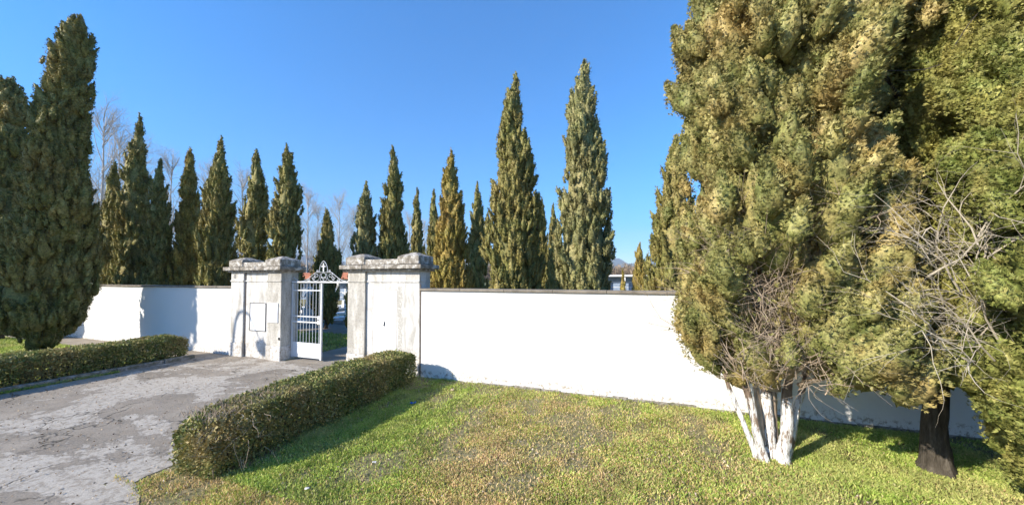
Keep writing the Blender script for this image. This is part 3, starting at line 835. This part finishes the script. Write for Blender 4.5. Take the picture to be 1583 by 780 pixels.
# T2: thick dark trunk, big crown with dead branches
prof2 = [(1.3, .30), (1.6, .52), (2.1, .64), (3.5, .7), (4.4, 1.0), (5, 1.08), (6, .95), (7.5, .8), (9, .5), (10.2, .05)]
face2 = math.atan2(-6.2, -3.9)
def hole2(z, t):
    dt = abs((t - face2 + PI) % (2 * PI) - PI)
    if 1.9 < z < 3.4 and dt < .6: return .93
    return 0
T2, cf2, rf2 = near_tree(3.86, 6.25, 10.2, 1.1, prof2, M['cyp_near2'], 'cypress with a thick dark bare trunk standing before the shaded wall', 302, hole2, z0=1.35, lean=(1.0, 0))
mb = MB(); mb.tube([(0, 0, -.06), (0, 0, .12), (-.01, 0, .5), (.02, 0, 1.0), (.03, .02, 1.6), (.05, 0, 4), (0, 0, 9)], [.23, .165, .13, .125, .14, .12, .03], 20, True, .07)
mb.build('trunk', M['bark'], T2, smooth=True)
mb = MB()
for i in range(34):
    z = er.uniform(1.4, 6.5); a = er.uniform(0, 2 * PI)
    branch(mb, np.array((0, 0, z)), np.array((math.cos(a), math.sin(a), .8)), 1.3, .03, 1, er, 3, .12, 5)
mb.build('branches', M['bark'], T2)
mb = MB()
rgt = np.array((math.cos(YAW), math.sin(YAW), 0)); fwd = np.array((-math.sin(YAW), math.cos(YAW), 0))
for i in range(50):
    x_, y_ = at(er.uniform(1420, 1560), er.uniform(3.2, 3.7))
    p = np.array((x_ - 3.86, y_ - 6.25, er.uniform(1.8, 3.1)))
    if er.random() < .8: d = -rgt * er.uniform(.35, 1.2) - fwd * er.uniform(.0, .3) + np.array((0, 0, er.uniform(.1, 1.0)))
    else: d = rgt * er.uniform(-.3, .5) - fwd * er.uniform(.0, .4) + np.array((0, 0, 1.0))
    branch(mb, p, d, er.uniform(.45, .95), er.uniform(.004, .011), 2, er, 3, .2, 5, -.03)
mb.build('dead_branches', M['pale_twig'], T2)

# T3: nearest tree, cut by the right edge
prof3 = [(.15, .35), (.5, .8), (1.2, .98), (2.2, 1.0), (4, .95), (6, .85), (8, .6), (9.5, .05)]
T3, cf3, rf3 = near_tree(5.0, 4.7, 9.5, 1.56, prof3, M['cyp_near2'], 'cypress with foliage down to the grass, cut off by the right edge', 303, None, z0=.2, per=1300, L=.036, W=.0105, lobe=.16, dens=26)
mb = MB(); mb.tube([(0, 0, -.06), (0, 0, .2), (0, 0, 1), (.05, 0, 4), (0, 0, 8.5)], [.32, .25, .22, .14, .03], 14); mb.build('trunk', M['bark'], T3, smooth=True)
mb = MB()
for i in range(40):
    z = er.uniform(.6, 6.5); a = er.uniform(0, 2 * PI)
    branch(mb, np.array((0, 0, z)), np.array((math.cos(a), math.sin(a), .8)), 1.4, .03, 1, er, 3, .12, 5)
mb.build('branches', M['bark'], T3)
# dense inner foliage of the three big trees (kept inside their crowns)
for T, rf, z0, h, mt, sd_, hl in ((T1, rf1, 1.7, 9.4, 'cyp_near', 41, hole1), (T2, rf2, 1.6, 9.9, 'cyp_near2', 42, hole2), (T3, rf3, .4, 9.2, 'cyp_near2', 43, None)):
    rng = np.random.default_rng(sd_); k = 80000
    z = rng.uniform(z0, h, k); t = rng.uniform(0, 2 * PI, k); u = rng.uniform(.3, .72, k)
    rr = np.array([rf(a, b) for a, b in zip(z, t)]) * u
    if hl:
        ok = np.array([rng.random() > (hl(a, b) * 1.02) for a, b in zip(z, t)]); z, t, rr = z[ok], t[ok], rr[ok]
    P = np.stack([rr * np.cos(t), rr * np.sin(t), z], 1); k = len(P)
    V, F = leaves(P, norm(rng.normal(size=P.shape) + np.array((0, 0, .5))), np.full(k, .05), np.full(k, .014), 4, .6, rng)
    np_mesh('inner_foliage', V, F, M[mt], T)

# ------------------------------------------------------------------ bare poplars
def poplar_proto(seed, h):
    er = random.Random(seed); rt = empty('bare_tree')
    mb = MB(); mb.tube([(0, 0, -.1), (.05, 0, h * .3), (0, .1, h * .65), (.1, 0, h)], [h * .010, h * .008, h * .004, .01], 7)
    mb.build('trunk', M['pale_bark'], rt)
    mb = MB()
    for i in range(34):
        z = h * er.uniform(.18, .95); a = er.uniform(0, 2 * PI)
        branch(mb, np.array((0, 0, z)), np.array((math.cos(a) * .55, math.sin(a) * .55, 1.0)), h * .30 * (1.25 - z / h), h * .0022, 3, er, 4, .10, 4, .06)
    mb.build('branches', M['pale_bark'], rt)
    return rt
pp = [poplar_proto(61, 18), poplar_proto(62, 18)]
used = [False, False]
PB = [(152, 162, 34, 'tall pale bare tree beside the huge cypress, left one of two'), (178, 200, 38, 'pale bare tree behind the gap before the tallest left cypress'),
      (262, 235, 44, 'bare tree showing between the slim cypress and the yellowish footed one'), (325, 250, 48, 'bare tree showing left of the double tipped cypress'),
      (372, 262, 48, 'faint bare tree in the narrow gap beside the even column cypress'), (474, 292, 46, 'bare tree just right of the cypress above the left pillar'),
      (490, 315, 52, 'small bare tree behind the shaded gate cypress, left side'), (524, 300, 50, 'bare tree right of the shaded gate cypress'),
      (545, 320, 55, 'lower bare tree at the left side of the grey green cypress'), (632, 330, 60, 'bare tree in the gap left of the thin dark distant cypress'),
      (655, 340, 62, 'bare tree between the two thin distant cypresses'), (204, 215, 42, 'faint bare tree directly behind the tallest left cypress')]
for i, (px, top, d, lb) in enumerate(PB):
    k = i % 2; o = pp[k] if not used[k] else copy_tree(pp[k]); used[k] = True
    x, y = at(px, d); h = hgt(top, d); sc = h / 18
    o.location = (x, y, 0); o.scale = (sc, sc, sc); o.rotation_euler = (0, 0, i * 1.3); tag(o, lb, 'tree', 'bare trees beyond the cemetery')

# leafless woodland far behind the cemetery
rng = np.random.default_rng(66); n = 60000
a = rng.uniform(rad(35), rad(150), n); d = rng.uniform(230, 330, n)
hh = 8.5 + 1.8 * np.sin(a * 23 + 1) + 1.2 * np.sin(a * 61) + rng.normal(size=n) * 1.5
zz_ = rng.uniform(0, 1, n) ** .8 * hh
P = np.stack([d * np.cos(a), d * np.sin(a), zz_], 1)
D = rng.normal(size=P.shape) * .35; D[:, 2] = 1
V, F = leaves(P, norm(D), rng.uniform(1.5, 4, n), rng.uniform(.15, .5, n), 3, .4, rng)
tag(np_mesh('distant_woodland', V, F, M['wood']), 'brown leafless woodland on the plain before the hills', 'woodland', None, 'stuff')

# ------------------------------------------------------------------ far burial blocks
def columbarium(x, y, L, rz, h, roof, label, n):
    r = empty('burial_building', (x, y, 0), rz); tag(r, label, 'building', 'burial niche buildings')
    MB().box(-L / 2, L / 2, .9, 2.6, 0, h - .2).build('wall', M['shade_blue_wall'], r)
    MB().box(-L / 2 - .1, L / 2 + .1, -.25, 2.7, h - .198, h).build('roof_slab', M['concrete'], r, bevel=.02)
    for i in range(n + 1):
        x_ = -L / 2 + .15 + (L - .3) * i / n
        MB().box(x_ - .14, x_ + .14, -.1, .18, 0, h - .2).build('column', M['concrete'], r)
        if i < n:
            w_ = (L - .3) / n
            mb = MB()
            for j in range(4): mb.box(x_ + .16, x_ + w_ - .16, .88, .902, .35 + j * .6, .4 + j * .6)
            mb.build('niche_shelf', M['concrete'], r)
    if roof:
        mb = MB(); mb.prism([(-.7, h + .0), (3.0, h + .0), (1.2, h + .75)], -L / 2 - .3, L / 2 + .3)
        o = mb.build('tiled_roof', M['tile'], r); o.rotation_euler = (0, 0, rad(90)); o.location = (0, 0, .002)
        o.scale = (1, 1, 1)
x, y = at(492, 40); columbarium(x, y, 30, rad(2), 2.55, True, 'long low burial building with terracotta roof far behind the gate', 10)
x, y = at(965, 38); columbarium(x, y, 9, rad(-4), 3.0, False, 'white columned burial building seen over the right wall before the hills', 4)

# ------------------------------------------------------------------ graves seen through the gate
er = random.Random(77)
def headstone(kind):
    rt = empty('grave')
    MB().box(-.45, .45, -.9, .95, 0, .22).build('slab', M['grey_marble' if kind == 1 else 'marble'], rt, bevel=.01)
    if kind == 0:
        mb = MB(); mb.prism([(-.42, .22), (.42, .22), (.42, .95), (.25, 1.12), (0, 1.2), (-.25, 1.12), (-.42, .95)], .75, .9); mb.build('headstone', M['marble'], rt, bevel=.01)
    elif kind == 1:
        mb = MB(); mb.prism([(-.3, .22), (.3, .22), (.24, .8), (-.24, .8)], .7, .92); mb.build('pedestal', M['marble'], rt, bevel=.01)
        mb = MB(); mb.box(-.05, .05, .77, .85, .8, 1.75); mb.box(-.27, -.05, .77, .85, 1.35, 1.45); mb.box(.05, .27, .77, .85, 1.35, 1.45); mb.build('cross', M['marble'], rt, bevel=.008)
    else:
        mb = MB(); mb.box(-.3, .3, .55, .95, .22, .85).build('pedestal', M['marble'], rt, bevel=.01)
        mb = MB(); mb.lathe([(.0, .85), (.2, .86), (.21, 1.0), (.16, 1.3), (.17, 1.55), (.2, 1.7), (.18, 1.78), (.06, 1.84), (.05, 1.88), (.095, 1.94), (.1, 2.02), (.06, 2.1), (0, 2.12)], (0, .75), 14)
        mb.tube([(-.17, .72, 1.7), (-.24, .6, 1.5), (-.08, .5, 1.55)], [.055, .045, .03], 8); mb.tube([(.17, .72, 1.7), (.24, .6, 1.5), (.06, .5, 1.56)], [.055, .045, .03], 8)
        mb.build('statue', M['marble'], rt, smooth=True)
    return rt
gp = [headstone(0), headstone(1), headstone(2)]; gu = [False] * 3
G = [(461, 19, 2, 'white robed statue grave nearest the left pillar, behind the gate bars'), (470, 23, 1, 'white cross grave behind the gate bars near the left pillar'), (478, 20.5, 0, 'white round topped headstone behind the closed gate leaf, before the cypress'),
     (486, 26, 2, 'farther statue grave behind the closed gate leaf'), (527, 21, 2, 'white statue grave in the open half of the gate'), (533, 24, 0, 'white headstone right of the statue in the gate opening'),
     (522, 27, 1, 'far white cross grave in the gate opening beside the cypress'), (540, 20, 1, 'white cross grave close to the right pillar edge'), (466, 28, 0, 'far headstone behind the gate bars on the left'),
     (531, 30, 0, 'farthest white headstone in the gate opening')]
for i, (px, d, k, lb) in enumerate(G):
    o = gp[k] if not gu[k] else copy_tree(gp[k]); gu[k] = True
    x, y = at(px, d); o.location = (x, y, 0); o.rotation_euler = (0, 0, er.uniform(-.1, .1)); tag(o, lb, 'grave', 'graves inside the cemetery')

# ------------------------------------------------------------------ street lamp whose curved neck throws its shadow on the left pillar
LT = 9.6
def back(x, z):      # point on the wall face -> where the caster is, LT metres back towards the sun
    return (x - LT * math.sin(rad(SUN_AZ)), WY - LT * math.cos(rad(SUN_AZ)), z + LT * math.tan(rad(SUN_EL)))
lp = [back(-12.62, -.5), back(-12.60, .1), back(-12.56, .7), back(-12.48, 1.15), back(-12.34, 1.40), back(-12.14, 1.47), back(-11.95, 1.38), back(-11.75, 1.1), back(-11.4, .55)]
b0 = back(-12.62, 0); base = (b0[0], b0[1], 0)
lamp = empty('street_lamp', base); tag(lamp, 'tall gooseneck street lamp by the road, seen as a hooked shadow on the left pillar', 'street lamp')
q = lambda p: (p[0] - base[0], p[1] - base[1], p[2])
MB().tube([(0, 0, -.1), (0, 0, 2), q(lp[0])], [.075, .065, .05], 10).build('pole', M['galv'], lamp, smooth=True)
MB().tube([q(p) for p in lp], [.05, .05, .05, .048, .046, .044, .036, .025, .02], 10).build('neck', M['galv'], lamp, smooth=True)
e = q(back(-11.3, .42)); MB().lathe([(0, e[2] + .35), (.03, e[2] + .2), (.09, e[2] + .14), (.24, e[2]), (.26, e[2] - .08), (.18, e[2] - .24), (0, e[2] - .3)], (e[0], e[1]), 14).build('lamp_head', M['galv'], lamp, smooth=True)

# ------------------------------------------------------------------ grass
def visible(x, y, m=.18):
    xc = x * math.cos(YAW) + y * math.sin(YAW); yc = -x * math.sin(YAW) + y * math.cos(YAW)
    return (yc > 1.5) & (np.abs(xc) < yc * (1.56 + m))
def smooth_noise(x, y, seed, sc):
    rng = np.random.default_rng(seed); out = 0
    for i in range(7):
        a = rng.uniform(0, 6.28); k = sc * rng.uniform(.5, 2.2)
        out = out + np.sin((x * math.cos(a) + y * math.sin(a)) * k + rng.uniform(0, 6.28))
    return out / 7
def blades(P, hgt_, wid, mat, name, label, seed):
    rng = np.random.default_rng(seed); n = len(P)
    a = rng.uniform(0, 2 * PI, n); side = np.stack([np.cos(a), np.sin(a), np.zeros(n)], 1)
    ln = rng.normal(size=(n, 3)) * .45; ln[:, 2] = 1; D = norm(ln)
    H = (hgt_ * rng.uniform(.4, 1.3, n))[:, None]; Wd = (wid * rng.uniform(.6, 1.4, n))[:, None]
    bend = norm(rng.normal(size=(n, 3)) * np.array([1, 1, .1])) * H * .35
    V = np.concatenate([P - side * Wd / 2, P + side * Wd / 2, P + D * H * .6 + side * Wd * .35, P + D * H + bend])
    i = np.arange(n); F = np.stack([i, n + i, 2 * n + i, 3 * n + i], 1)
    o = np_mesh(name, V, F, mat); tag(o, label, 'grass', None, 'stuff'); return o
rng = np.random.default_rng(90)
n = 2500000; xy = np.stack([rng.uniform(-6.4, 10, n), rng.uniform(.6, WY - .03, n)], 1)
xc = xy[:, 0] * math.cos(YAW) + xy[:, 1] * math.sin(YAW); yc = -xy[:, 0] * math.sin(YAW) + xy[:, 1] * math.cos(YAW)
ok = visible(xy[:, 0], xy[:, 1])
ok &= ~((xy[:, 0] < -5.95) & (xy[:, 1] > 2.5)); 
edgey = np.interp(xy[:, 0], [-6.4, -5.95, -5.3, -4.4, -2, 0, 10], [2.5, 2.5, 2.25, 1.7, 1.0, .8, .7])
ok &= xy[:, 1] > edgey + rng.normal(size=n) * .05
dist = np.sqrt(xc ** 2 + yc ** 2)
ok &= rng.random(n) < np.clip(4.2 / dist, .25, 1)
# bare, leaf strewn patches are thinner
nz = smooth_noise(xy[:, 0], xy[:, 1], 5, 1.8); nz2 = smooth_noise(xy[:, 0], xy[:, 1], 6, 6)
ok &= rng.random(n) < np.clip(.38 + nz * .9 + nz2 * .8, .07, 1)
bare = np.exp(-(((xy[:, 0] - 1.3) / .75) ** 2 + ((xy[:, 1] - 5.5) / .4) ** 2)); ok &= rng.random(n) > bare * .75
xy = xy[ok]; nz = nz[ok]
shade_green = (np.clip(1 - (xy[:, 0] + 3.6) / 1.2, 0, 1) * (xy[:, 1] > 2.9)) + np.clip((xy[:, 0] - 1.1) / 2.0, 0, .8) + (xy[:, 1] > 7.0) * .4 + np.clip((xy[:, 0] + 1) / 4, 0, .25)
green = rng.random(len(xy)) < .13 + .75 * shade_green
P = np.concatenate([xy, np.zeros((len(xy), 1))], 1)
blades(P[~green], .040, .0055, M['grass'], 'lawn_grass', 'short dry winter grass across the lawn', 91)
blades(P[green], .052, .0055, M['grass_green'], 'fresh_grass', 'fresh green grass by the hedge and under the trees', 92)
# verge behind the left hedge, strip on the kerb, cemetery grass
n = 90000
P = np.concatenate([np.stack([rng.uniform(-30, -14.4, n), rng.uniform(2.0, 6.55, n), np.zeros(n)], 1)])
P = P[visible(P[:, 0], P[:, 1])]
blades(P, .09, .022, M['grass_green'], 'verge_grass', 'bright green grass on the verge behind the left hedge', 93)
n = 9000
P = np.stack([rng.uniform(-13.72, -13.56, n), rng.uniform(0, 6.9, n), np.zeros(n) + .02], 1)
P2 = np.stack([rng.normal(-13.37, .03, 2500), rng.uniform(1.5, 5.2, 2500) ** 1.0, np.zeros(2500) + .008], 1)
blades(np.concatenate([P, P2]), .06, .012, M['grass_green'], 'kerb_grass', 'weedy grass growing along the kerb by the left hedge', 94)
n = 130000
x = rng.uniform(-20, -2, n); y = rng.uniform(8.2, 30, n)
ok = ~((x > -10.3) & (x < -7.8)) & ~((y > 12.15) & (y < 15.25)) & visible(x, y)
blades(np.stack([x[ok], y[ok], np.zeros(ok.sum())], 1), .10, .03, M['grass_green'], 'cemetery_grass', 'green grass inside the cemetery beside its drive', 95)

# leaf litter
def litter(n, xr, yr, z, size, mat, name, label, seed, cond=None):
    rng = np.random.default_rng(seed)
    P = np.stack([rng.uniform(*xr, n), rng.uniform(*yr, n), np.full(n, z) + rng.uniform(0, .02, n)], 1)
    P = P[visible(P[:, 0], P[:, 1])]
    if cond: P = P[cond(P[:, 0], P[:, 1])]
    D = rng.normal(size=P.shape); D[:, 2] = rng.normal(size=len(P)) * .3; D = norm(D)
    k = len(P); V, F = leaves(P, D, size * rng.uniform(.5, 1.5, k), size * .7 * rng.uniform(.6, 1.4, k), 1, .5, rng)
    o = np_mesh(name, V, F, mat); tag(o, label, 'leaves', None, 'stuff')
M['dry_leaf'] = foliage_mat('dry_leaves', [(.12, .07, .035), (.24, .16, .09), (.38, .29, .19), (.52, .45, .36)], None, 0, 1, .15)
lawn = lambda x, y: (y > np.interp(x, [-6.4, -5.95, -5.3, -4.4, -2, 0, 10], [2.5, 2.5, 2.25, 1.7, 1.0, .8, .7])) & (x > -5.95)
litter(20000, (-6, 8), (.8, 7.6), .012, .028, M['dry_leaf'], 'fallen_leaves', 'small dry brown fallen leaves scattered over the lawn', 96, lawn)
litter(2600, (-13.3, -5.5), (0, 7.6), .012, .03, M['dry_leaf'], 'blown_leaves', 'a few dry leaves blown over the asphalt driveway', 97)

# scraps of paper and a blue bottle cap on the lawn
def scrap(x, y, s_, c, label, seed, name='paper_scrap', cat='litter'):
    er = random.Random(seed); n = 5; V = []; F = []
    for j in range(n):
        for i in range(n): V.append(((i / 4 - .5) * s_ * (1 + er.uniform(-.15, .15)), (j / 4 - .5) * s_ * .7 + er.uniform(-.1, .1) * s_, er.uniform(0, .4) * s_))
    for j in range(n - 1):
        for i in range(n - 1): F.append((j * n + i, j * n + i + 1, (j + 1) * n + i + 1, (j + 1) * n + i))
    o = np_mesh(name, np.array(V), np.array(F), c); o.location = (x, y, .035); o.rotation_euler = (0, 0, er.uniform(0, 6))
    m = o.modifiers.new('thickness', 'SOLIDIFY'); m.thickness = .002
    tag(o, label, cat, 'litter on the lawn')
wp = simple('white_paper', (.7, .7, .7)); bp = simple('blue_plastic', (.03, .16, .5), .4); bw = simple('brown_paper', (.5, .38, .26))
scrap(-4.25, 5.9, .11, bp, 'crumpled blue plastic scrap in the hedge shadow', 1, 'plastic_scrap')
scrap(-3.4, 3.85, .05, wp, 'crumpled white paper at the edge of the hedge shadow', 2)
scrap(-3.75, 3.1, .05, wp, 'small white paper scrap near the end of the hedge', 3)
scrap(-2.3, 3.15, .05, wp, 'white paper scrap alone in the middle of the lawn', 4)
scrap(-3.9, 6.9, .10, bw, 'light brown paper scrap on the grass near the wall', 5)

# ------------------------------------------------------------------ air
hz = MB().box(-7000, 7000, -7000, 7000, -1, 900)
hm = bpy.data.materials.new('haze'); hm.use_nodes = True; hm.node_tree.nodes.clear()
pv = hm.node_tree.nodes.new('ShaderNodeVolumePrincipled'); pv.inputs['Color'].default_value = (.64, .78, 1, 1); pv.inputs['Density'].default_value = .00017
ho = hm.node_tree.nodes.new('ShaderNodeOutputMaterial'); hm.node_tree.links.new(pv.outputs[0], ho.inputs['Volume'])
tag(hz.build('haze', hm), None, None, None, 'stuff')
